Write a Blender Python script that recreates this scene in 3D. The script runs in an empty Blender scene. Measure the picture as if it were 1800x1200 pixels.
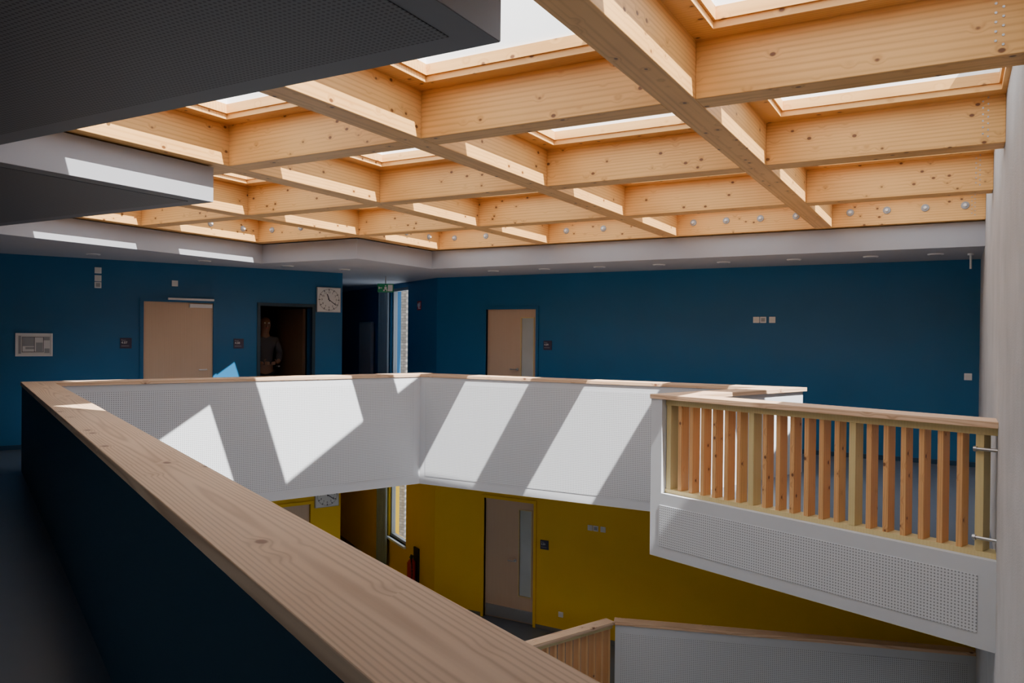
import bpy, bmesh, math, random
from mathutils import Vector, Matrix
from mathutils.geometry import tessellate_polygon
random.seed(4)
C = bpy.context
COL = C.scene.collection
E = 1.575

# ------------------------------------------------------------------ materials
def new_mat(name):
    m = bpy.data.materials.new(name); m.use_nodes = True
    nt = m.node_tree; b = nt.nodes['Principled BSDF']
    return m, nt, b
def nd(nt, t, **kw):
    n = nt.nodes.new(t)
    for k, v in kw.items(): setattr(n, k, v)
    return n
def math_(nt, op, a, b=None, c=None):
    n = nd(nt, 'ShaderNodeMath', operation=op)
    for i, v in enumerate((a, b, c)):
        if v is None: continue
        if isinstance(v, (int, float)): n.inputs[i].default_value = v
        else: nt.links.new(v, n.inputs[i])
    return n.outputs[0]
def mixc(nt, fac, a, b, mode='MIX'):
    n = nd(nt, 'ShaderNodeMix', data_type='RGBA', blend_type=mode)
    for i, v in ((0, fac), (6, a), (7, b)):
        if isinstance(v, (int, float)): n.inputs[i].default_value = v
        elif isinstance(v, tuple): n.inputs[i].default_value = (*v, 1) if len(v) == 3 else v
        else: nt.links.new(v, n.inputs[i])
    return n.outputs[2]
def plain(name, col, rough=.6, metal=0, var=.06, scale=6, bump=0.0):
    m, nt, b = new_mat(name)
    tc = nd(nt, 'ShaderNodeTexCoord')
    no = nd(nt, 'ShaderNodeTexNoise'); no.inputs['Scale'].default_value = scale; no.inputs['Detail'].default_value = 5
    nt.links.new(tc.outputs['Object'], no.inputs['Vector'])
    dark = tuple(c*(1-var) for c in col); lite = tuple(min(1, c*(1+var)) for c in col)
    nt.links.new(mixc(nt, no.outputs[0], dark, lite), b.inputs['Base Color'])
    b.inputs['Roughness'].default_value = rough; b.inputs['Metallic'].default_value = metal
    if bump:
        bp = nd(nt, 'ShaderNodeBump'); bp.inputs['Strength'].default_value = bump; bp.inputs['Distance'].default_value = .01
        n2 = nd(nt, 'ShaderNodeTexNoise'); n2.inputs['Scale'].default_value = 90
        nt.links.new(tc.outputs['Object'], n2.inputs['Vector'])
        nt.links.new(n2.outputs[0], bp.inputs['Height']); nt.links.new(bp.outputs[0], b.inputs['Normal'])
    return m
def perforated(name, base, hole, axes, pitch=.024, rad=.25):
    m, nt, b = new_mat(name)
    tc = nd(nt, 'ShaderNodeTexCoord'); sp = nd(nt, 'ShaderNodeSeparateXYZ')
    nt.links.new(tc.outputs['Object'], sp.inputs[0])
    d = []
    for a in axes:
        f = math_(nt, 'FRACT', math_(nt, 'DIVIDE', sp.outputs[a], pitch))
        f = math_(nt, 'SUBTRACT', f, .5); d.append(math_(nt, 'MULTIPLY', f, f))
    r = math_(nt, 'SQRT', math_(nt, 'ADD', d[0], d[1]))
    mr = nd(nt, 'ShaderNodeMapRange'); mr.inputs[1].default_value = rad-.06; mr.inputs[2].default_value = rad+.06
    mr.inputs[3].default_value = 1; mr.inputs[4].default_value = 0
    nt.links.new(r, mr.inputs[0])
    nt.links.new(mixc(nt, mr.outputs[0], base, hole), b.inputs['Base Color'])
    b.inputs['Roughness'].default_value = .6
    return m
def wood(name, light, dark, knot, ring=14, knots=6.5, rough=.5, ringamt=.5, stretch=.12, krad=.13, cy=.04, cz=.07, seam=0, dist=4, gate=1.0, tone=.6, vertical=False):
    m, nt, b = new_mat(name)
    tc = nd(nt, 'ShaderNodeTexCoord'); oi = nd(nt, 'ShaderNodeObjectInfo')
    src = tc.outputs['Object']
    if vertical:
        s0 = nd(nt, 'ShaderNodeSeparateXYZ'); c0 = nd(nt, 'ShaderNodeCombineXYZ'); nt.links.new(src, s0.inputs[0])
        nt.links.new(s0.outputs[2], c0.inputs[0]); nt.links.new(s0.outputs[1], c0.inputs[1]); nt.links.new(s0.outputs[0], c0.inputs[2])
        src = c0.outputs[0]
    mul = nd(nt, 'ShaderNodeVectorMath', operation='MULTIPLY'); mul.inputs[1].default_value = (37, 0, 0)
    nt.links.new(oi.outputs['Random'], mul.inputs[0])
    add = nd(nt, 'ShaderNodeVectorMath', operation='ADD')
    nt.links.new(src, add.inputs[0]); nt.links.new(mul.outputs[0], add.inputs[1])
    mp = nd(nt, 'ShaderNodeMapping'); mp.inputs['Scale'].default_value = (stretch, 1, 1); mp.inputs['Location'].default_value = (0, cy, cz)
    nt.links.new(add.outputs[0], mp.inputs[0])
    vo = nd(nt, 'ShaderNodeTexVoronoi'); vo.inputs['Scale'].default_value = knots
    mpk = nd(nt, 'ShaderNodeMapping'); mpk.inputs['Scale'].default_value = (.72, 1, 1)
    nt.links.new(add.outputs[0], mpk.inputs[0]); nt.links.new(mpk.outputs[0], vo.inputs['Vector'])
    sc = nd(nt, 'ShaderNodeSeparateColor'); nt.links.new(vo.outputs['Color'], sc.inputs[0])
    gt = math_(nt, 'LESS_THAN', sc.outputs[0], gate)
    kd = nd(nt, 'ShaderNodeMapRange', interpolation_type='SMOOTHSTEP')
    kd.inputs[1].default_value = krad*.55; kd.inputs[2].default_value = krad; kd.inputs[3].default_value = 1; kd.inputs[4].default_value = 0
    nt.links.new(vo.outputs['Distance'], kd.inputs[0])
    halo = nd(nt, 'ShaderNodeMapRange', interpolation_type='SMOOTHSTEP')
    halo.inputs[1].default_value = krad*.5; halo.inputs[2].default_value = krad*2.6; halo.inputs[3].default_value = 1; halo.inputs[4].default_value = 0
    nt.links.new(vo.outputs['Distance'], halo.inputs[0])
    kdo = math_(nt, 'MULTIPLY', kd.outputs[0], gt); halo_o = math_(nt, 'MULTIPLY', halo.outputs[0], gt)
    no = nd(nt, 'ShaderNodeTexNoise'); no.inputs['Scale'].default_value = 3.2; no.inputs['Detail'].default_value = 1.0
    nt.links.new(mp.outputs[0], no.inputs['Vector'])
    sp = nd(nt, 'ShaderNodeSeparateXYZ'); nt.links.new(mp.outputs[0], sp.inputs[0])
    r = math_(nt, 'SQRT', math_(nt, 'ADD', math_(nt, 'POWER', math_(nt, 'ABSOLUTE', sp.outputs[1]), 2.0), math_(nt, 'POWER', math_(nt, 'ABSOLUTE', sp.outputs[2]), 2.0)))
    ph = math_(nt, 'ADD', math_(nt, 'MULTIPLY', r, ring*6.28), math_(nt, 'MULTIPLY', no.outputs[0], dist*6.28))
    ph = math_(nt, 'ADD', ph, math_(nt, 'MULTIPLY', halo_o, 6.0))
    rg = math_(nt, 'ADD', math_(nt, 'MULTIPLY', math_(nt, 'SINE', ph), .5), .5)
    rg = math_(nt, 'MULTIPLY', math_(nt, 'POWER', rg, 2.5), ringamt)
    fine = nd(nt, 'ShaderNodeTexNoise'); fine.inputs['Scale'].default_value = 60; fine.inputs['Detail'].default_value = 3
    mpf = nd(nt, 'ShaderNodeMapping'); mpf.inputs['Scale'].default_value = (.04, 1, 1)
    nt.links.new(add.outputs[0], mpf.inputs[0]); nt.links.new(mpf.outputs[0], fine.inputs['Vector'])
    fac = math_(nt, 'ADD', rg, math_(nt, 'MULTIPLY', math_(nt, 'SUBTRACT', fine.outputs[0], .5), .5))
    big = nd(nt, 'ShaderNodeTexNoise'); big.inputs['Scale'].default_value = 1.6
    nt.links.new(add.outputs[0], big.inputs['Vector'])
    fac = math_(nt, 'ADD', fac, math_(nt, 'MULTIPLY', math_(nt, 'SUBTRACT', big.outputs[0], .45), tone))
    cl = nd(nt, 'ShaderNodeClamp'); nt.links.new(fac, cl.inputs[0])
    c = mixc(nt, cl.outputs[0], light, dark)
    c = mixc(nt, math_(nt, 'MULTIPLY', halo_o, .35), c, dark)
    c = mixc(nt, math_(nt, 'MULTIPLY', kdo, .9), c, knot)
    if seam:
        fr = math_(nt, 'FRACT', math_(nt, 'DIVIDE', sp.outputs[2], seam))
        ln = math_(nt, 'LESS_THAN', fr, .035)
        c = mixc(nt, math_(nt, 'MULTIPLY', ln, .25), c, dark)
    nt.links.new(c, b.inputs['Base Color']); b.inputs['Roughness'].default_value = rough
    return m

M_beam = wood('spruce_glulam', (.87, .475, .155), (.57, .25, .06), (.11, .03, .008), ring=38, knots=10.5, krad=.15, gate=.75, seam=.044, ringamt=.42, tone=.95, stretch=.06)
M_rail = wood('spruce_handrail', (.76, .52, .34), (.42, .23, .12), (.18, .065, .035), ring=75, knots=5.6, krad=.12, ringamt=.55, stretch=.16, cy=-.14, cz=-.93, dist=6, gate=.8, tone=.5)
M_slat = wood('larch_slat', (.80, .44, .18), (.50, .22, .075), (.14, .045, .02), ring=60, knots=9, gate=.7, vertical=True)
M_post = wood('pale_ply', (.70, .56, .27), (.58, .45, .19), (.50, .38, .2), ring=40, knots=3, krad=.02, ringamt=.25, vertical=True)
M_door = wood('beech_door', (.64, .46, .32), (.54, .37, .24), (.50, .37, .26), ring=40, knots=1, krad=.001, ringamt=.3, dist=3, vertical=True)
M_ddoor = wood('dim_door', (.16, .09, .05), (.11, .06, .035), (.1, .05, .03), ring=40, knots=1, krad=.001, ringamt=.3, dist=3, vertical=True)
M_white = plain('white_paint', (.60, .625, .67), .6, var=.03)
M_perf = perforated('white_perforated', (.65, .675, .72), (.25, .265, .29), (0, 2))
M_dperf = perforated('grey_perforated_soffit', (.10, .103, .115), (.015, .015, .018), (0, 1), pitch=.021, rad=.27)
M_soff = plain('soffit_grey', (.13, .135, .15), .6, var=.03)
M_ceil = plain('ceiling_white', (.38, .39, .43), .7, var=.03)
M_blue = plain('blue_wall', (.003, .112, .265), .55, var=.10, scale=2, bump=.05)
M_navy = plain('navy_cladding', (.006, .036, .062), .5, var=.06)
M_yellow = plain('yellow_wall', (.86, .52, .001), .6, var=.06, scale=2, bump=.05)
M_conc = plain('concrete', (.40, .40, .41), .75, var=.25, scale=2.2, bump=.3)
M_floor = plain('floor_linoleum', (.11, .13, .165), .35, var=.08)
M_shaft = plain('shaft_white', (.90, .91, .92), .7, var=.01)
M_plastic = plain('white_plastic', (.78, .78, .78), .4, var=.01)
M_grey = plain('grey_metal', (.45, .46, .48), .35, .6)
M_steel = plain('steel', (.6, .6, .62), .3, .9)
M_dark = plain('dark_paint', (.02, .02, .025), .5)
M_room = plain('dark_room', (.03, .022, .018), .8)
M_sign = plain('aubergine_sign', (.035, .03, .07), .4)
M_red = plain('red_paint', (.45, .02, .02), .35)
M_green = plain('exit_green', (.0, .28, .12), .4)
M_paper = plain('paper', (.75, .75, .73), .6, var=.01)
M_ink = plain('ink', (.05, .05, .06), .6)
M_pgrey = plain('plan_grey', (.35, .36, .38), .6)
M_skin = plain('skin', (.22, .12, .08), .5)
M_shirt = plain('shirt_grey', (.06, .06, .07), .8)
M_trouser = plain('trousers_black', (.012, .012, .015), .8)
M_hair = plain('hair', (.02, .012, .008), .7)
M_curtain = plain('curtain', (.30, .36, .40), .8)
M_winframe = plain('window_frame', (.22, .24, .26), .4)
def glass_mat(name, tint, gl=.12):
    m = bpy.data.materials.new(name); m.use_nodes = True; nt = m.node_tree; nt.nodes.clear()
    o = nd(nt, 'ShaderNodeOutputMaterial'); t = nd(nt, 'ShaderNodeBsdfTransparent'); g = nd(nt, 'ShaderNodeBsdfGlossy')
    t.inputs[0].default_value = (*tint, 1); g.inputs['Roughness'].default_value = .03
    mx = nd(nt, 'ShaderNodeMixShader'); mx.inputs[0].default_value = gl
    nt.links.new(t.outputs[0], mx.inputs[1]); nt.links.new(g.outputs[0], mx.inputs[2]); nt.links.new(mx.outputs[0], o.inputs[0])
    return m
M_glass = glass_mat('clear_glass', (.96, .97, .98), .04)
M_frost_refl, nt, b = new_mat('frosted_glass_reflection')
tc = nd(nt, 'ShaderNodeTexCoord'); no = nd(nt, 'ShaderNodeTexNoise'); no.inputs['Scale'].default_value = 2.2
nt.links.new(tc.outputs['Object'], no.inputs['Vector'])
nt.links.new(mixc(nt, no.outputs[0], (.34, .40, .40), (.66, .70, .70)), b.inputs['Base Color']); b.inputs['Roughness'].default_value = .15  # pale mottled reflection painted into the door glass colour
M_brick, nt, b = new_mat('grey_brick')
tc = nd(nt, 'ShaderNodeTexCoord'); mp = nd(nt, 'ShaderNodeMapping'); mp.inputs['Rotation'].default_value = (math.radians(90), 0, 0)
br = nd(nt, 'ShaderNodeTexBrick'); br.inputs['Scale'].default_value = 3.6; br.inputs['Mortar Size'].default_value = .022
br.inputs['Color1'].default_value = (.10, .085, .07, 1); br.inputs['Color2'].default_value = (.17, .15, .13, 1); br.inputs['Mortar'].default_value = (.05, .045, .04, 1)
nt.links.new(tc.outputs['Object'], mp.inputs[0]); nt.links.new(mp.outputs[0], br.inputs['Vector']); nt.links.new(br.outputs['Color'], b.inputs['Base Color'])

# ------------------------------------------------------------------ mesh helpers
def link(o, parent=None):
    COL.objects.link(o)
    if parent: o.parent = parent
    return o
def tag(o, label=None, cat=None, group=None, kind=None):
    if label: o['label'] = label
    if cat: o['category'] = cat
    if group: o['group'] = group
    if kind: o['kind'] = kind
    return o
def empty(name, loc=(0, 0, 0), rot=0.0):
    e = bpy.data.objects.new(name, None); e.empty_display_size = .1
    e.location = loc; e.rotation_euler = (0, 0, rot); COL.objects.link(e); return e
def from_bm(name, bm, mat, parent=None, loc=(0, 0, 0), rot=0.0, smooth=False, bevel=0):
    bmesh.ops.recalc_face_normals(bm, faces=bm.faces)
    me = bpy.data.meshes.new(name); bm.to_mesh(me); bm.free()
    if smooth:
        for p in me.polygons: p.use_smooth = True
    me.materials.append(mat)
    o = bpy.data.objects.new(name, me); o.location = loc; o.rotation_euler = (0, 0, rot)
    if bevel:
        md = o.modifiers.new('bevel', 'BEVEL'); md.width = bevel; md.segments = 2; md.limit_method = 'ANGLE'
    return link(o, parent)
def add_box(bm, x0, x1, y0, y1, z0, z1):
    v = [bm.verts.new(p) for p in ((x0,y0,z0),(x1,y0,z0),(x1,y1,z0),(x0,y1,z0),(x0,y0,z1),(x1,y0,z1),(x1,y1,z1),(x0,y1,z1))]
    for f in ((0,3,2,1),(4,5,6,7),(0,1,5,4),(1,2,6,5),(2,3,7,6),(3,0,4,7)): bm.faces.new([v[i] for i in f])
def boxes(name, lst, mat, **kw):
    bm = bmesh.new()
    for b_ in lst: add_box(bm, *b_)
    return from_bm(name, bm, mat, **kw)
def add_prism(bm, outer, z0, z1, holes=()):
    loops = [outer] + list(holes)
    tris = tessellate_polygon([[Vector((p[0], p[1], 0)) for p in l] for l in loops])
    pts = [p for l in loops for p in l]
    b_ = [bm.verts.new((p[0], p[1], z0)) for p in pts]; t_ = [bm.verts.new((p[0], p[1], z1)) for p in pts]
    for a in tris:
        try: bm.faces.new([b_[i] for i in a]); bm.faces.new([t_[i] for i in reversed(a)])
        except ValueError: pass
    k = 0
    for l in loops:
        n = len(l)
        for i in range(n):
            a, c = k+i, k+(i+1) % n
            bm.faces.new((b_[a], b_[c], t_[c], t_[a]))
        k += n
def prism(name, outer, z0, z1, mat, holes=(), **kw):
    bm = bmesh.new(); add_prism(bm, outer, z0, z1, holes); return from_bm(name, bm, mat, **kw)
def add_cyl(bm, r1, r2, depth, mtx, seg=20):
    bmesh.ops.create_cone(bm, cap_ends=True, segments=seg, radius1=r1, radius2=r2, depth=depth, matrix=mtx)
T = Matrix.Translation
def RX(a): return Matrix.Rotation(math.radians(a), 4, 'X')
def RY(a): return Matrix.Rotation(math.radians(a), 4, 'Y')
def text_mesh(name, s, size, mat, parent, loc, align='CENTER'):
    cu = bpy.data.curves.new(name, 'FONT'); cu.body = s; cu.size = size; cu.align_x = align; cu.align_y = 'CENTER'; cu.extrude = .0008
    t = bpy.data.objects.new(name, cu); COL.objects.link(t)
    dg = C.evaluated_depsgraph_get(); me = bpy.data.meshes.new_from_object(t.evaluated_get(dg))
    bpy.data.objects.remove(t)
    me.materials.clear(); me.materials.append(mat)
    me.transform(Matrix.Rotation(math.radians(90), 4, 'X'))
    o = bpy.data.objects.new(name, me); o.location = loc
    return link(o, parent)
def S(o): return tag(o, kind='structure')

# ------------------------------------------------------------------ plan
LW0 = Vector((-10.96, 5.62)); LW1 = Vector((-8.89, 9.93)); LD = (LW1-LW0).normalized()
LANG = math.atan2(LD.y, LD.x)
CC = Vector((-7.98, 11.37)); CD = Vector((-.858, .514)).normalized(); CANG = math.atan2(-CD.y, -CD.x)
WX = .28; YB = 11.37; ZL = -3.21; ZC = 2.605; ZS = -.605
W0 = LW0 - LD*9.0
S0 = CC + CD*6.2; S1 = LW1 + CD*6.2

def wall(name, a, b, z0, z1, mat, openings=(), th=.22):
    a = Vector(a); b = Vector(b); L = (b-a).length; ang = math.atan2(b.y-a.y, b.x-a.x)
    bm = bmesh.new(); xs = 0
    for (t0, t1, o0, o1) in sorted(openings):
        add_box(bm, xs, t0, 0, th, z0, z1)
        if o0 > z0: add_box(bm, t0, t1, 0, th, z0, o0)
        if o1 < z1: add_box(bm, t0, t1, 0, th, o1, z1)
        xs = t1
    add_box(bm, xs, L, 0, th, z0, z1)
    return S(from_bm(name, bm, mat, loc=(a.x, a.y, 0), rot=ang))

WT = 9.0
for lvl, (zf, mat, suf) in enumerate(((0, M_blue, ''), (ZL, M_yellow, '_lower'))):
    ztop = zf+ZC
    ops = [(WT+1.74, WT+2.71, zf, zf+2.035), (WT+3.42, WT+4.26, zf, zf+2.02)]
    wall('wall_west'+suf, W0, LW1, zf, ztop, mat, ops)
    wall('wall_north'+suf, CC, (WX, YB), zf, ztop, mat, [(1.03, 1.99, zf, zf+2.035)])
    Lc = (S0-CC).length
    wall('wall_passage'+suf, S0, CC, zf, ztop, mat, [(Lc-2.28, Lc-1.36, zf+.72, zf+2.52)])
    wall('wall_passage_side'+suf, LW1, S1, zf, ztop, mat, th=.05)
    wall('wall_passage_end'+suf, S1, S0, zf, ztop, mat)
    bbm = plain('baseboard'+suf, tuple(c*.55 for c in ((.01, .08, .17) if lvl == 0 else (.35, .33, .28))), .5)
    L_ = WX-CC.x
    S(boxes('baseboard_north'+suf, [(0, 1.0, -.015, 0, zf, zf+.06), (2.02, L_, -.015, 0, zf, zf+.06)], bbm, loc=(CC.x, YB, 0)))
    S(boxes('baseboard_west'+suf, [(0, WT+1.70, -.015, 0, zf, zf+.06), (WT+2.75, WT+3.38, -.015, 0, zf, zf+.06), (WT+4.3, WT+4.78, -.015, 0, zf, zf+.06)], bbm, loc=(W0.x, W0.y, 0), rot=LANG))
S(prism('wall_east', [(WX, -2.7), (WX+.3, -2.7), (WX+.3, YB+.3), (WX, YB+.3)], -6.6, 3.78, M_conc))
wall('wall_south', (WX, -2.5), (W0.x, W0.y), 0, ZC, M_blue, [(2.6, 4.6, .9, 2.3)])  # unseen wall; its opening is added to let daylight into the near corridor
e = S(empty('window_3', (WX, -2.5, 0), math.pi))  # made-up window behind the camera, there to brighten the navy side
boxes('frame', [(2.6, 4.6, -.12, -.05, .9, .96), (2.6, 4.6, -.12, -.05, 2.24, 2.3)]+[(x, x+.06, -.12, -.05, .96, 2.24) for x in (2.6, 3.57, 4.54)], M_winframe, parent=e)

# ------------------------------------------------------------------ rail polyline
R = [Vector(p) for p in ((.28, .81), (-8.79, 5.08), (-6.90, 9.42), (-1.95, 9.50), (-2.67, 7.60), (.28, 6.47))]
def lnorm(d): return Vector((-d.y, d.x))
def offset(pl, w):
    out = []
    for i, p in enumerate(pl):
        ds = []
        if i > 0: ds.append((p-pl[i-1]).normalized())
        if i < len(pl)-1: ds.append((pl[i+1]-p).normalized())
        if len(ds) == 1:
            d = ds[0]; q = p+lnorm(d)*w
            q = q + d*((WX-q.x)/d.x); out.append(q)
        else:
            n = (lnorm(ds[0])+lnorm(ds[1])).normalized()
            out.append(p+n*(w/ n.dot(lnorm(ds[0]))))
    return out
RT = E-.567
def to_local(p, a, ang):
    d = Vector(p)-a; c, s = math.cos(-ang), math.sin(-ang)
    return (d.x*c-d.y*s, d.x*s+d.y*c)
def seg_fp(i, w0, w1):
    a, b = offset(R, w0), offset(R, w1)
    return [a[i], a[i+1], b[i+1], b[i]]
def seg_part(name, i, w0, w1, z0, z1, mat, par, fp=None, bevel=0):
    a = R[i]; d = R[i+1]-a; ang = math.atan2(d.y, d.x)
    pts = [to_local(p, a, ang) for p in (fp or seg_fp(i, w0, w1))]
    return prism(name, pts, z0, z1, mat, parent=par, bevel=bevel)
labels = ['long navy-clad balustrade with wide knotty spruce handrail', 'white perforated balustrade with spruce handrail over the atrium',
          'white perforated balustrade with timber handrail before the corridor', 'white balustrade ending in a pointed spruce-capped corner',
          'timber slatted balustrade with spruce handrail on a white landing edge']
for i in range(5):
    a = R[i]; d = R[i+1]-a; ang = math.atan2(d.y, d.x); L = d.length
    e = tag(empty('balustrade', (a.x, a.y, 0), ang), labels[i], 'balustrade', 'balustrades around the atrium')
    seg_part('handrail', i, -.012, .30, RT-.045, RT, M_rail, e, bevel=.004)
    if i < 4:
        seg_part('body', i, 0, .27, ZS-.02, RT-.045, M_white, e)
        boxes('perforated_panel', [(.10, L-.10 if i != 3 else L-.3, -.004, 0, ZS+.10, RT-.13)], M_perf, parent=e)
        if i == 0:
            seg_part('cladding', i, .27, .288, 0, RT-.046, M_navy, e)
    else:
        seg_part('body', i, 0, .27, ZS-.02, .02, M_white, e)
        boxes('perforated_panel', [(.12, L-.12, -.004, 0, ZS+.09, -.10)], M_perf, parent=e)
        fp = seg_fp(4, 0, .27); st = [to_local(p, a, ang) for p in fp]
        prism('end_panel', [(0, 0), (.14, 0), (.14, .27), st[3]], .02, RT-.045, M_white, parent=e)
        boxes('top_rail', [(.14, L-.0, .06, .20, RT-.105, RT-.046)], M_post, parent=e)
        boxes('bottom_rail', [(.14, L-.02, .06, .20, .021, .06)], M_post, parent=e)
        n = 22; base = None
        for k in range(n):
            t = .175 + (L-.175-.14)*k/(n-1)
            post = k in (0, 7, 14, 21)
            if post:
                o = boxes('post', [(-.028, .028, 0, .13, .06, RT-.105)], M_post, parent=e, loc=(t, .065, 0), bevel=.003)
            else:
                if base is None:
                    base = boxes('slat', [(-.021, .021, 0, .12, .06, RT-.105)], M_slat, parent=e, loc=(t, .07, 0), bevel=.003)
                else:
                    o = base.copy(); o.location = (t, .07, 0); COL.objects.link(o); o.parent = e
        for z in (.16, .80):
            bm = bmesh.new(); add_cyl(bm, .012, .012, .16, T((L-.09, .04, z)) @ RY(90)); add_cyl(bm, .02, .02, .02, T((L-.16, .04, z)) @ RY(90))
            from_bm('bracket', bm, M_steel, parent=e, smooth=False)

# ------------------------------------------------------------------ floors & ceilings
room_out = [(-17, -2.9), (-17, 14.85), (S0.x, S0.y+.26), (CC.x+.1, YB+.24), (WX+.1, YB+.24), (WX+.1, -2.9)]
hole = [tuple(p) for p in offset(R, .12)]
hole[0] = (WX+.05, hole[0][1]); hole[-1] = (WX+.05, hole[-1][1])
S(prism('floor', room_out, ZS, 0, M_floor, holes=[hole]))
S(prism('ceiling_lower', room_out, ZS-.02, ZS, M_ceil, holes=[hole]))
op = [(-1.39, .9), (WX+.05, .9), (WX+.05, 9.83), (-7.0, 9.83), (-7.0, 8.10), (-8.79, 8.10), (-8.79, 4.16), (-5.06, 4.16), (-5.06, 2.35), (-1.39, 2.35)]
S(prism('ceiling', room_out, ZC, 2.875, M_ceil, holes=[op]))
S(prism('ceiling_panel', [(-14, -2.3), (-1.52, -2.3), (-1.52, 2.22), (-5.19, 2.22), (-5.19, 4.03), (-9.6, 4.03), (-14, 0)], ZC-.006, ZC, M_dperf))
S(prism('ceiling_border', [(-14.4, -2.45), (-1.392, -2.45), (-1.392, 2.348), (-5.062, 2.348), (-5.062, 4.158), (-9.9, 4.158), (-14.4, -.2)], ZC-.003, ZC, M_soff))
L1 = Vector((-4.47, 8.39)); L2 = Vector((-3.89, 9.71)); L3 = Vector((WX, 11.02))
L0 = L1 + (L1-L2)*3.5
S(prism('floor_lower', [(-17, -2.9), (-17, 14.85), (S0.x, S0.y+.26), (CC.x+.1, YB+.24), (WX+.1, YB+.24), (WX+.1, L3.y), tuple(L2), tuple(L1), tuple(L0), (L0.x, -2.9)], ZL-.5, ZL, M_floor))
S(prism('floor_basement', room_out, -6.7, -6.42, M_floor))
wall('wall_south_lower', (WX, -2.5), (W0.x, W0.y), -6.4, ZS, M_yellow)

def low_bal(a, b, slats, lab):
    d = b-a; L = d.length; ang = math.atan2(d.y, d.x)
    e = tag(empty('balustrade', (a.x, a.y, ZL), ang), lab, 'balustrade', 'balustrades around the atrium')
    boxes('handrail', [(-.02, L, -.01, .16, RT-.045, RT)], M_rail, parent=e, bevel=.004)
    if slats:
        boxes('top_rail', [(0, L, .03, .12, RT-.1, RT-.046)], M_post, parent=e)
        boxes('bottom_rail', [(0, L, .03, .12, 0, .05)], M_post, parent=e)
        base = None; n = int(L/.13)
        for k in range(n):
            t = .06+(L-.12)*k/(n-1)
            if base is None: base = boxes('slat', [(-.018, .018, 0, .10, .05, RT-.1)], M_slat, parent=e, loc=(t, .03, 0))
            else:
                o = base.copy(); o.location = (t, .03, 0); COL.objects.link(o); o.parent = e
    else:
        boxes('body', [(0, L, .0, .15, -.5, RT-.045)], M_white, parent=e)
        boxes('perforated_panel', [(.08, L-.08, -.004, 0, -.4, RT-.15)], M_perf, parent=e)
low_bal(L1+(L1-L2)*1.2, L2, True, 'timber slatted balustrade at the lower stairwell')
low_bal(L2+(L3-L2).normalized()*.01, L3, False, 'white perforated balustrade at the lower stairwell')

# ------------------------------------------------------------------ timber grid
BW = .195; ZB0 = E+1.312; ZB1 = E+1.668
AX = [-1.348, -3.201, -5.055, -6.909, -8.762]
RY_ = [2.470, 4.315, 6.160, 8.004, 9.849]
H2 = BW/2
yr = {0: (.95, RY_[4]+H2), 1: (RY_[0]-H2, RY_[4]+H2), 2: (RY_[0]-H2, RY_[4]+H2), 3: (RY_[1]-H2, RY_[4]+H2), 4: (RY_[1]-H2, RY_[3]+H2)}
for i, x in enumerate(AX):
    y0, y1 = yr[i]
    o = boxes('timber_beam', [(0, y1-y0, -BW/2, BW/2, 0, ZB1-ZB0)], M_beam, loc=(x, y0, ZB0), rot=math.radians(90), bevel=.004)
    tag(o, 'long knotty spruce glulam beam of the roof grid', 'beam', 'spruce roof beams')
rowcells = {0: 3, 1: 5, 2: 5, 3: 5, 4: 4}
for j, y in enumerate(RY_):
    for c in range(rowcells[j]):
        xr = WX if c == 0 else AX[c-1]-BW/2
        xl = AX[c]+BW/2
        o = boxes('timber_beam', [(0, xr-xl, -BW/2, BW/2, 0, ZB1-ZB0)], M_beam, loc=(xl, y, ZB0), bevel=.004)
        tag(o, 'short spruce glulam cross beam between long beams', 'beam', 'spruce roof beams')
        if c == 0:
            bm = bmesh.new()
            for k in range(7):
                for q in (0, 1):
                    add_cyl(bm, .006, .006, .004, T((xr-xl-.10-.03*q, -BW/2-.002, .05+.043*k+.02*q)) @ RX(90), 8)
            from_bm('screw_heads', bm, M_grey, parent=o)
INS = .13; ZSH = E+2.2
cells = []
for r_, cnt in ((0, 3), (1, 5), (2, 5), (3, 4)):
    for c in range(cnt):
        xr = WX if c == 0 else AX[c-1]-BW/2
        cells.append((AX[c]+BW/2, xr, RY_[r_]+BW/2, RY_[r_+1]-BW/2, .03 if c == 0 else INS))
def rect(x0, x1, y0, y1): return [(x0, y0), (x1, y0), (x1, y1), (x0, y1)]
rholes = []
for (x0, x1, y0, y1, ir) in cells:
    e = tag(empty('skylight', ((x0+x1)/2, (y0+y1)/2, ZB1)), 'square rooflight with wooden lining and white shaft', 'skylight', 'rooflights in the timber grid')
    w, h = (x1-x0)/2, (y1-y0)/2
    prism('frame_board', rect(-w, w, -h, h), -.04, 0, M_beam, holes=[rect(-w+INS, w-ir, -h+INS, h-INS)], parent=e)
    prism('lining', rect(-w+INS-.03, w-ir+.03, -h+INS-.03, h-INS+.03), 0, .07, M_beam, holes=[rect(-w+INS+.015, w-ir-.015, -h+INS+.015, h-INS-.015)], parent=e)
    prism('glass_pane', rect(-w+INS, w-ir, -h+INS, h-INS), ZSH-ZB1-.02, ZSH-ZB1, M_glass, parent=e)
    rholes.append(rect(x0+INS, x1-ir, y0+INS, y1-INS))
S(prism('ceiling_roof', [(-17.2, -3.1), (WX+.4, -3.1), (WX+.4, YB+.35), (CC.x+.1, YB+.35), (S0.x, S0.y+.36), (-17.2, 14.95)], ZB1+.07, ZSH-.02, M_shaft, holes=rholes))
S(boxes('ceiling_bay', [(AX[0]+BW/2, WX, .9, RY_[0]-H2, ZB1-.04, ZB1)], M_beam))
po = [(-17.1, -3.0), (-17.1, 14.9), (S0.x, S0.y+.3), (CC.x+.1, YB+.3), (WX+.35, YB+.3), (WX+.35, -3.0)]
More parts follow.
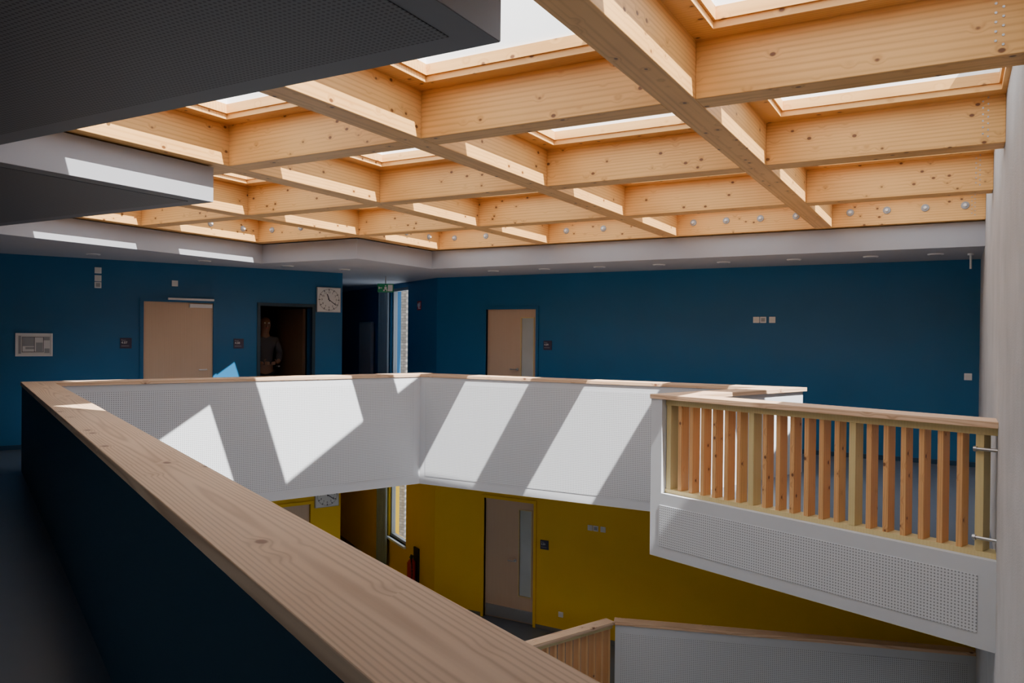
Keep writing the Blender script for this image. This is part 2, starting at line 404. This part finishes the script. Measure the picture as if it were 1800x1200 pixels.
pi_ = [(-16.9, -2.8), (-16.9, 14.7), (S0.x-.1, S0.y+.1), (CC.x, YB+.1), (WX+.1, YB+.1), (WX+.1, -2.8)]
S(prism('wall_plenum', po, 2.875, ZB1+.07, M_dark, holes=[pi_]))
S(boxes('wall_bay_end', [(-1.5, WX, .8, .9, 2.6, ZB1+.07)], M_ceil))

fit_master = None
def fitting(x, y, z, rot):
    global fit_master
    if fit_master is None:
        e = empty('round_fitting', (x, y, z), rot)
        bm = bmesh.new(); add_cyl(bm, .042, .038, .012, T((0, -.006, 0)) @ RX(90), 24); p1 = from_bm('base_plate', bm, M_pgrey, parent=e)
        bm = bmesh.new(); add_cyl(bm, .022, .014, .03, T((0, -.025, 0)) @ RX(90), 16); p2 = from_bm('cap', bm, M_plastic, parent=e)
        fit_master = (e, p1, p2)
    else:
        m = fit_master
        e = m[0].copy(); e.location = (x, y, z); e.rotation_euler = (0, 0, rot); COL.objects.link(e)
        for p in m[1:]:
            q = p.copy(); COL.objects.link(q); q.parent = e
    tag(e, 'small round grey metal fitting on an edge beam', 'ceiling fitting', 'fittings on the edge beams')
zf_ = E+1.47
for c in range(4):
    xr = WX if c == 0 else AX[c-1]-BW/2; xl = AX[c]+BW/2
    n = 4 if c < 2 else 3
    for k in range(n):
        fitting(xl+(xr-xl)*(k+.5)/n, RY_[4]-BW/2, zf_, 0)
for k in range(3): fitting(AX[4]+BW/2+1.65*(k+.5)/3, RY_[3]-BW/2, zf_, 0)
for y0, y1, x in ((4.42, 6.06, AX[4]), (6.26, 7.9, AX[4]), (8.11, 9.75, AX[3])):
    for k in range(3): fitting(x+BW/2, y0+(y1-y0)*(k+.5)/3, zf_, math.radians(90))
fitting(AX[2]+BW/2, 3.2, zf_, math.radians(90))

dl = None
def downlight(x, y):
    global dl
    if dl is None:
        e = empty('downlight', (x, y, ZC))
        bm = bmesh.new(); add_cyl(bm, .085, .09, .012, T((0, 0, -.006)), 28); a = from_bm('trim_ring', bm, M_plastic, parent=e)
        bm = bmesh.new(); add_cyl(bm, .06, .06, .004, T((0, 0, -.014)), 28); b2 = from_bm('lens', bm, M_grey, parent=e)
        dl = (e, a, b2)
    else:
        e = dl[0].copy(); e.location = (x, y, ZC); COL.objects.link(e)
        for p in dl[1:]:
            q = p.copy(); COL.objects.link(q); q.parent = e
    tag(e, 'round recessed white downlight, unlit, in the ceiling', 'ceiling light', 'recessed ceiling downlights')
for x in (-6.3, -5.4, -4.5, -3.6, -2.7, -1.8, -.9, -.2): downlight(x, 10.5)
for t in (-.3, 1.0, 2.4, 3.6, 4.5):
    p = LW0+LD*t+Vector((.9, -.43))*.75; downlight(p.x, p.y)

# ------------------------------------------------------------------ doors
def door_leaf(name, a, ang, t0, t1, z0, h, glass=False, kick=False, handle='R', closer=False, frame_mat=M_blue):
    e = S(empty(name, (a.x, a.y, z0), ang))
    boxes('frame', [(t0-.05, t0+.0, -.02, .16, 0, h+.05), (t1-.0, t1+.05, -.02, .16, 0, h+.05), (t0, t1, -.02, .16, h, h+.05)], frame_mat, parent=e)
    if glass:
        g0, g1 = t1-.30, t1-.07
        boxes('leaf', [(t0, g0, .05, .10, .01, h), (g1, t1, .05, .10, .01, h), (g0, g1, .05, .10, .01, .45), (g0, g1, .05, .10, h-.15, h)], M_door, parent=e)
        boxes('glass', [(g0, g1, .07, .08, .45, h-.15)], M_frost_refl, parent=e)
        boxes('glazing_bead', [(g0-.015, g0, .04, .05, .435, h-.135), (g1, g1+.015, .04, .05, .435, h-.135), (g0, g1, .04, .05, .435, .45), (g0, g1, .04, .05, h-.15, h-.135)], M_post, parent=e)
    else:
        boxes('leaf', [(t0, t1, .02 if closer else .05, .08, .01, h)], M_door, parent=e)
    if kick: boxes('kick_plate', [(t0+.02, t1-.02, .035, .05, .03, .22)], M_grey, parent=e)
    hx = t1-.09 if handle == 'R' else t0+.09
    if glass: hx = t1-.37
    bm = bmesh.new(); add_cyl(bm, .025, .025, .012, T((hx, .035, 1.03)) @ RX(90)); add_cyl(bm, .009, .009, .05, T((hx, .01, 1.03)) @ RX(90)); add_cyl(bm, .009, .009, .12, T((hx-.055, -.012, 1.03)) @ RY(90))
    from_bm('handle', bm, M_steel, parent=e)
    if closer:
        boxes('closer', [(t0+.32, t1+.0, -.06, -.022, h+.03, h+.06), (t1-.34, t1-.02, -.03, .02, h-.075, h-.02)], M_plastic, parent=e, bevel=.004)
    return e
door_leaf('door_1', LW0, LANG, 1.74, 2.71, 0, 2.035, closer=True)
door_leaf('door_3', CC, 0, 1.03, 1.99, 0, 2.035, glass=True)
door_leaf('door_4', CC, 0, 1.03, 1.99, ZL, 2.035, glass=True, kick=True, frame_mat=M_yellow)
door_leaf('door_5', LW0, LANG, 3.42, 4.26, ZL, 2.02, frame_mat=M_yellow)
door_leaf('door_6', LW0, LANG, 1.74, 2.71, ZL, 2.035, frame_mat=M_yellow)
e = S(empty('door_2', (LW0.x, LW0.y, 0), LANG))
boxes('frame', [(3.37, 3.42, -.02, .24, 0, 2.07), (4.26, 4.31, -.02, .24, 0, 2.07), (3.42, 4.26, -.02, .24, 2.02, 2.07)], M_navy, parent=e)
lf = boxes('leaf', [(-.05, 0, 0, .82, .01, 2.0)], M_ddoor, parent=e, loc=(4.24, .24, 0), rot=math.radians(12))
bm = bmesh.new(); add_cyl(bm, .01, .01, .10, T((4.04, .93, 1.03)) @ RY(90)); add_cyl(bm, .01, .01, .12, T((3.99, .88, 1.03)) @ RX(90)); from_bm('handle', bm, M_steel, parent=e)
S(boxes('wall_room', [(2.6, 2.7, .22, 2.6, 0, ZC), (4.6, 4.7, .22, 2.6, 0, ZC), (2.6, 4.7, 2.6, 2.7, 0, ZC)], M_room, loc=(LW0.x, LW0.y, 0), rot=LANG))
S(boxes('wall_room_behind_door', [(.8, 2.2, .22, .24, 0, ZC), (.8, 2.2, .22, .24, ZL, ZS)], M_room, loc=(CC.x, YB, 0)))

# ------------------------------------------------------------------ window & exterior
for n_, zf in ((1, 0), (2, ZL)):
    e = S(empty('window_%d' % n_, (CC.x, CC.y, zf), CANG))
    x0, x1 = -2.28, -1.36
    boxes('frame', [(x0, x0+.06, .04, .12, .72, 2.52), (x1-.06, x1, .04, .12, .72, 2.52), (x0, x1, .04, .12, .72, .78), (x0, x1, .04, .12, 2.46, 2.52)], M_winframe, parent=e)
    boxes('glass', [(x0+.06, x1-.06, .075, .085, .78, 2.46)], M_glass, parent=e)
    boxes('sill', [(x0-.03, x1+.03, -.05, .04, .68, .72)], M_white, parent=e)
    bm = bmesh.new(); prev = None
    for k in range(41):
        x = -2.80+.60*k/40; y = -.08+.03*math.sin(k*.95)
        a_ = bm.verts.new((x, y, .12)); b_ = bm.verts.new((x, y, 2.55))
        if prev: bm.faces.new((prev[0], a_, b_, prev[1]))
        prev = (a_, b_)
    o = from_bm('curtain', bm, M_curtain, smooth=True, loc=(CC.x, CC.y, zf), rot=CANG)
    tag(o, 'pale blue-grey curtain drawn beside the tall window', 'curtain', 'curtains by the passage windows')
S(prism('wall_neighbour', rect(-2.8, 0, 0, .3), -6, 5, M_brick, loc=(-12.18, 16.0, 0)))
e = tag(empty('radiator', (CC.x, CC.y, 0), CANG), 'tall flat light grey panel radiator on the passage wall', 'radiator')
boxes('panel', [(-3.97, -3.2, -.10, -.03, .30, 1.86)], M_grey, parent=e, bevel=.008)
boxes('fins', [(-3.92+k*.072, -3.89+k*.072, -.104, -.10, .34, 1.82) for k in range(10)], M_grey, parent=e)
boxes('wall_mount', [(-3.8, -3.75, -.03, 0, .5, .6), (-3.4, -3.35, -.03, 0, .5, .6), (-3.8, -3.75, -.03, 0, 1.5, 1.6), (-3.4, -3.35, -.03, 0, 1.5, 1.6)], M_steel, parent=e)

# ------------------------------------------------------------------ wall objects
def onwall(name, a, ang, t, z, lab, cat, group=None):
    p = Vector((a.x+math.cos(ang)*t, a.y+math.sin(ang)*t, z))
    return tag(empty(name, p, ang), lab, cat, group)
def clock(t, z):
    e = onwall('wall_clock', LW0, LANG, t, z, 'square white wall clock with black numerals and hands', 'clock', 'square wall clocks')
    s = .205
    boxes('case', [(-s, s, -.045, 0, -s, s)], M_grey, parent=e, bevel=.006)
    boxes('dial', [(-s+.012, s-.012, -.048, -.045, -s+.012, s-.012)], M_paper, parent=e)
    bm = bmesh.new()
    for k in range(60):
        L = .018 if k % 5 else .034; w = .0025 if k % 5 else .006
        b2 = bmesh.new(); add_box(b2, -w, w, -.050, -.048, .182-L, .182)
        b2.transform(RY(6*k))
        me = bpy.data.meshes.new('t'); b2.to_mesh(me); b2.free(); bm.from_mesh(me); bpy.data.meshes.remove(me)
    from_bm('minute_marks', bm, M_ink, parent=e)
    for h in range(1, 13):
        an = math.radians(30*h)
        text_mesh('numeral', str(h), .045, M_ink, e, (math.sin(an)*.122, -.049, math.cos(an)*.122))
    for nm, L, w, an in (('hour_hand', .10, .008, 340), ('minute_hand', .15, .006, 126)):
        bm = bmesh.new(); add_box(bm, -w, w, -.054, -.051, -.025, L); bm.transform(RY(an)); from_bm(nm, bm, M_ink, parent=e)
clock(4.53, E+.575)
clock(4.53, ZL+E+.575)
def sign(a, ang, t, z, num, s=.075):
    e = onwall('room_sign', a, ang, t, z, 'small dark aubergine square room sign reading '+num, 'sign', 'room number signs')
    boxes('plate', [(-s, s, -.012, 0, -s, s)], M_sign, parent=e, bevel=.002)
    text_mesh('lettering', 'Raum', .026, M_pgrey, e, (-s+.015, -.0125, .045), 'LEFT')
    text_mesh('lettering', num, .046, M_plastic, e, (-s+.015, -.0125, .008), 'LEFT')
    boxes('text_line', [(-s+.015, .04, -.0135, -.012, -.042, -.036)], M_pgrey, parent=e)
sign(LW0, LANG, 1.51, E-.15, '4.07'); sign(LW0, LANG, 3.09, E-.15, '4.08')
sign(CC, 0, 2.21, E-.135, '4.09'); sign(CC, 0, 2.19, ZL+E-.19, '3.09')
def switch(a, ang, t, z, n, vert=False, lab='white square wall switch plate'):
    e = onwall('wall_switch', a, ang, t, z, lab, 'switch', 'white switches and sockets')
    for k in range(n):
        dx, dz = (0, -k*.095) if vert else (k*.095, 0)
        boxes('cover', [(dx-.043, dx+.043, -.012, 0, dz-.043, dz+.043)], M_plastic, parent=e, bevel=.003)
        boxes('rocker', [(dx-.026, dx+.026, -.017, -.012, dz-.026, dz+.026)], M_paper if k % 2 == 0 else M_pgrey, parent=e)
    return e
switch(LW0, LANG, 1.15, E+.87, 1); switch(LW0, LANG, 1.15, E+.76, 2, True); switch(LW0, LANG, 2.16, E+.735, 1)
switch(CC, 0, 5.53, E+.275, 2, lab='white double wall socket on blue wall'); switch(CC, 0, 5.75, E+.275, 1, lab='white single wall socket on blue wall')
switch(CC, 0, 8.14, E-.445, 1)
switch(CC, 0, 3.0, ZL+E+.195, 2, lab='white double wall socket on yellow wall'); switch(CC, 0, 3.22, ZL+E+.195, 1, lab='white single wall socket on yellow wall')
switch(CC, 0, 2.50, ZL+.30, 1, lab='white wall socket near the floor')
e = onwall('framed_plan', LW0, LANG, .39, E-.175, 'white-framed escape plan drawing on blue wall', 'picture')
boxes('frame', [(-.215, .215, -.02, 0, -.155, -.135), (-.215, .215, -.02, 0, .135, .155), (-.215, -.195, -.02, 0, -.135, .135), (.195, .215, -.02, 0, -.135, .135)], M_plastic, parent=e)
boxes('sheet', [(-.195, .195, -.008, 0, -.135, .135)], M_paper, parent=e)
boxes('drawing', [(-.13, .0, -.010, -.008, -.02, .10), (.02, .10, -.010, -.008, -.09, .03), (-.10, .0, -.010, -.008, -.06, -.03), (-.18, -.15, -.010, -.008, -.12, .12), (.12, .18, -.010, -.008, -.11, -.05), (.11, .18, -.010, -.008, .06, .11)], M_pgrey, parent=e)
boxes('drawing_lines', [(-.14, .11, -.011, -.010, .10, .106), (-.14, -.134, -.011, -.010, -.1, .1), (.0, .006, -.011, -.010, -.1, .1), (-.14, .11, -.011, -.010, -.1, -.094), (.104, .11, -.011, -.010, -.1, .1)], M_ink, parent=e)
e = onwall('fire_sign', CC, CANG, -.80, E+.56, 'small red fire extinguisher pictogram sign', 'sign')
boxes('plate', [(-.085, .085, -.008, 0, -.085, .085)], M_red, parent=e)
boxes('pictogram', [(-.03, .015, -.010, -.008, -.06, .03), (-.02, .005, -.010, -.008, .03, .055), (.03, .06, -.010, -.008, -.02, .06), (.025, .07, -.010, -.008, -.06, -.04), (-.06, -.04, -.010, -.008, -.02, .04)], M_plastic, parent=e)
e = tag(empty('exit_sign', (-8.63, 10.74, 2.40), math.radians(38)), 'green emergency exit sign with running figure and arrow', 'sign')
boxes('housing', [(-.14, .14, -.02, .02, -.075, .075)], M_green, parent=e, bevel=.004)
boxes('pictogram', [(.04, .12, -.023, -.02, -.055, .055), (-.02, .02, -.023, -.02, -.03, .02), (-.01, .01, -.023, -.02, .028, .046), (-.04, -.015, -.023, -.02, -.055, -.03), (.015, .03, -.023, -.02, -.055, -.02), (-.12, -.06, -.023, -.02, -.006, .006), (-.12, -.105, -.023, -.02, -.02, .02)], M_plastic, parent=e)
boxes('hanger', [(-.01, .01, -.01, .01, .075, .205)], M_grey, parent=e)
e = tag(empty('fire_extinguisher', (CC.x+CD.x*.78-.514*.12, CC.y+CD.y*.78-.858*.12, ZL), CANG), 'red fire extinguisher hanging in a dark bracket on the yellow wall', 'fire extinguisher')
bm = bmesh.new(); add_cyl(bm, .08, .08, .44, T((0, 0, .36)), 28); add_cyl(bm, .08, .03, .07, T((0, 0, .615)), 28); add_cyl(bm, .06, .08, .03, T((0, 0, .125)), 28); from_bm('cylinder', bm, M_red, parent=e)
boxes('valve', [(-.02, .02, -.02, .02, .65, .71), (-.02, .09, -.012, .012, .71, .725), (-.02, .07, -.012, .012, .68, .69)], M_dark, parent=e)
bm = bmesh.new()
for k in range(14):
    an = k/13*math.pi; add_cyl(bm, .012, .012, .05, T((.02+.09*math.sin(an), -.03, .42+.26*math.cos(an))) @ RY(90+math.degrees(an)), 10)
from_bm('hose', bm, M_dark, parent=e)
boxes('bracket', [(-.11, .11, .085, .118, .08, .84)], M_dark, parent=e)
e = tag(empty('ceiling_sensor', (.16, 10.6, ZC)), 'small white ceiling-mounted sensor on a short stem', 'sensor')
bm = bmesh.new(); add_cyl(bm, .035, .035, .02, T((0, 0, -.01))); from_bm('base', bm, M_plastic, parent=e)
bm = bmesh.new(); add_cyl(bm, .012, .012, .16, T((0, 0, -.10))); from_bm('stem', bm, M_plastic, parent=e)

# ------------------------------------------------------------------ person in the dark doorway
def person():
    p = LW0+LD*3.72+Vector((-LD.y, LD.x))*.75
    e = tag(empty('person', (p.x, p.y, 0), LANG), 'person in grey shirt and black trousers standing in a dark doorway', 'person')
    def skin(name, V, Eg, mat, sub=2):
        me = bpy.data.meshes.new(name); me.from_pydata([v[:3] for v in V], Eg, []); o = bpy.data.objects.new(name, me); link(o, e)
        sk = o.modifiers.new('skin', 'SKIN'); sk.use_smooth_shade = True
        for i, v in enumerate(V): me.skin_vertices[0].data[i].radius = (v[3], v[4] if len(v) > 4 else v[3])
        me.skin_vertices[0].data[0].use_root = True
        s = o.modifiers.new('sub', 'SUBSURF'); s.levels = sub; s.render_levels = sub
        me.materials.append(mat); return o
    V = [(0,0,1.0,.14,.10),(0,0,1.15,.13,.095),(0,0,1.32,.15,.11),(0,0,1.47,.14,.10),(0,0,1.56,.065,.065),(0,-.01,1.62,.075,.08),(0,-.02,1.70,.10,.12),(0,-.015,1.79,.10,.12),(0,-.01,1.86,.06,.07),
         (.19,0,1.48,.055,.055),(.25,-.02,1.24,.045,.045),(.16,-.24,1.12,.036,.036),(.10,-.30,1.12,.028,.02),
         (-.19,0,1.48,.055,.055),(-.25,-.02,1.24,.045,.045),(-.16,-.24,1.10,.036,.036),(-.10,-.30,1.10,.028,.02),
         (.09,0,.90,.095,.095),(.11,-.02,.50,.06,.065),(.12,0,.10,.04,.045),(.13,-.13,.04,.035,.028),
         (-.09,0,.90,.095,.095),(-.11,-.02,.50,.06,.065),(-.12,0,.10,.04,.045),(-.13,-.13,.04,.035,.028)]
    Eg = [(0,1),(1,2),(2,3),(3,4),(4,5),(5,6),(6,7),(7,8),(3,9),(9,10),(10,11),(11,12),(3,13),(13,14),(14,15),(15,16),(0,17),(17,18),(18,19),(19,20),(0,21),(21,22),(22,23),(23,24)]
    skin('body', V, Eg, M_skin)
    skin('shirt', [(0,0,1.02,.155,.115),(0,0,1.15,.145,.11),(0,0,1.32,.165,.125),(0,0,1.46,.15,.112),(0,0,1.53,.08,.08),(.19,0,1.48,.07,.07),(.25,-.02,1.25,.06,.06),(.17,-.22,1.13,.05,.05),(-.19,0,1.48,.07,.07),(-.25,-.02,1.25,.06,.06),(-.17,-.22,1.11,.05,.05)],
         [(0,1),(1,2),(2,3),(3,4),(3,5),(5,6),(6,7),(3,8),(8,9),(9,10)], M_shirt)
    skin('trousers', [(0,0,1.02,.15,.112),(.09,0,.90,.11,.11),(.11,-.02,.50,.078,.082),(.12,0,.12,.065,.07),(-.09,0,.90,.11,.11),(-.11,-.02,.50,.078,.082),(-.12,0,.12,.065,.07)],
         [(0,1),(1,2),(2,3),(0,4),(4,5),(5,6)], M_trouser)
    skin('hair', [(0,.03,1.72,.10,.10),(0,.02,1.81,.105,.115),(0,0,1.87,.075,.08)], [(0,1),(1,2)], M_hair)
    for s in (1, -1):
        skin('shoe', [(.12*s,.03,.05,.05,.045),(.13*s,-.08,.045,.048,.035),(.135*s,-.19,.035,.035,.025)], [(0,1),(1,2)], M_dark)
        for k in range(5):
            dx = (k-2)*.013
            if k < 4: skin('finger', [(.09*s, -.30, 1.11+dx, .010), (.05*s, -.335, 1.105+dx, .009), (.01*s, -.34, 1.10+dx, .008)], [(0,1),(1,2)], M_skin, 1)
            else: skin('thumb', [(.10*s, -.30, 1.14, .011), (.07*s, -.32, 1.165, .010)], [(0,1)], M_skin, 1)
    bm = bmesh.new(); bmesh.ops.create_cone(bm, cap_ends=True, segments=8, radius1=.018, radius2=.005, depth=.07, matrix=T((0, -.145, 1.725)) @ RX(20)); from_bm('nose', bm, M_skin, parent=e, smooth=True)
    for s in (1, -1):
        bm = bmesh.new(); bmesh.ops.create_uvsphere(bm, u_segments=12, v_segments=8, radius=.013, matrix=T((.034*s, -.125, 1.76))); from_bm('eye', bm, M_plastic, parent=e, smooth=True)
        bm = bmesh.new(); bmesh.ops.create_uvsphere(bm, u_segments=10, v_segments=8, radius=.028, matrix=T((.095*s, .0, 1.735)) @ Matrix.Diagonal((.35, .7, 1, 1))); from_bm('ear', bm, M_skin, parent=e, smooth=True)
    boxes('mouth', [(-.025, .025, -.133, -.115, 1.675, 1.683)], M_red, parent=e)
person()

# ------------------------------------------------------------------ light
sd = bpy.data.lights.new('sun', 'SUN'); sd.energy = 24; sd.angle = math.radians(.5); sd.color = (1, .95, .88)
so = bpy.data.objects.new('sun', sd); COL.objects.link(so)
so.rotation_euler = Vector((-.585, .28, -1)).to_track_quat('-Z', 'Y').to_euler(); so.location = (5, -3, 12)
w = bpy.data.worlds.new('sky'); C.scene.world = w; w.use_nodes = True
bg = w.node_tree.nodes['Background']; bg.inputs[0].default_value = (.88, .94, 1, 1); bg.inputs[1].default_value = 3.5

# ------------------------------------------------------------------ camera
f, yaw, pit, rol = 1370.7, math.radians(29.54), math.radians(-.353), math.radians(.591)
F = Vector((-math.sin(yaw)*math.cos(pit), math.cos(yaw)*math.cos(pit), math.sin(pit)))
R0 = Vector((math.cos(yaw), math.sin(yaw), 0)); U0 = R0.cross(F)
Rr = R0*math.cos(rol)+U0*math.sin(rol); Uu = Rr.cross(F)
cd = bpy.data.cameras.new('camera'); cd.sensor_width = 36; cd.lens = f/1800*36; cd.clip_start = .05
co = bpy.data.objects.new('camera', cd); COL.objects.link(co)
m = Matrix((( Rr.x, Uu.x, -F.x, 0), (Rr.y, Uu.y, -F.y, 0), (Rr.z, Uu.z, -F.z, E), (0, 0, 0, 1)))
co.matrix_world = m
C.scene.camera = co
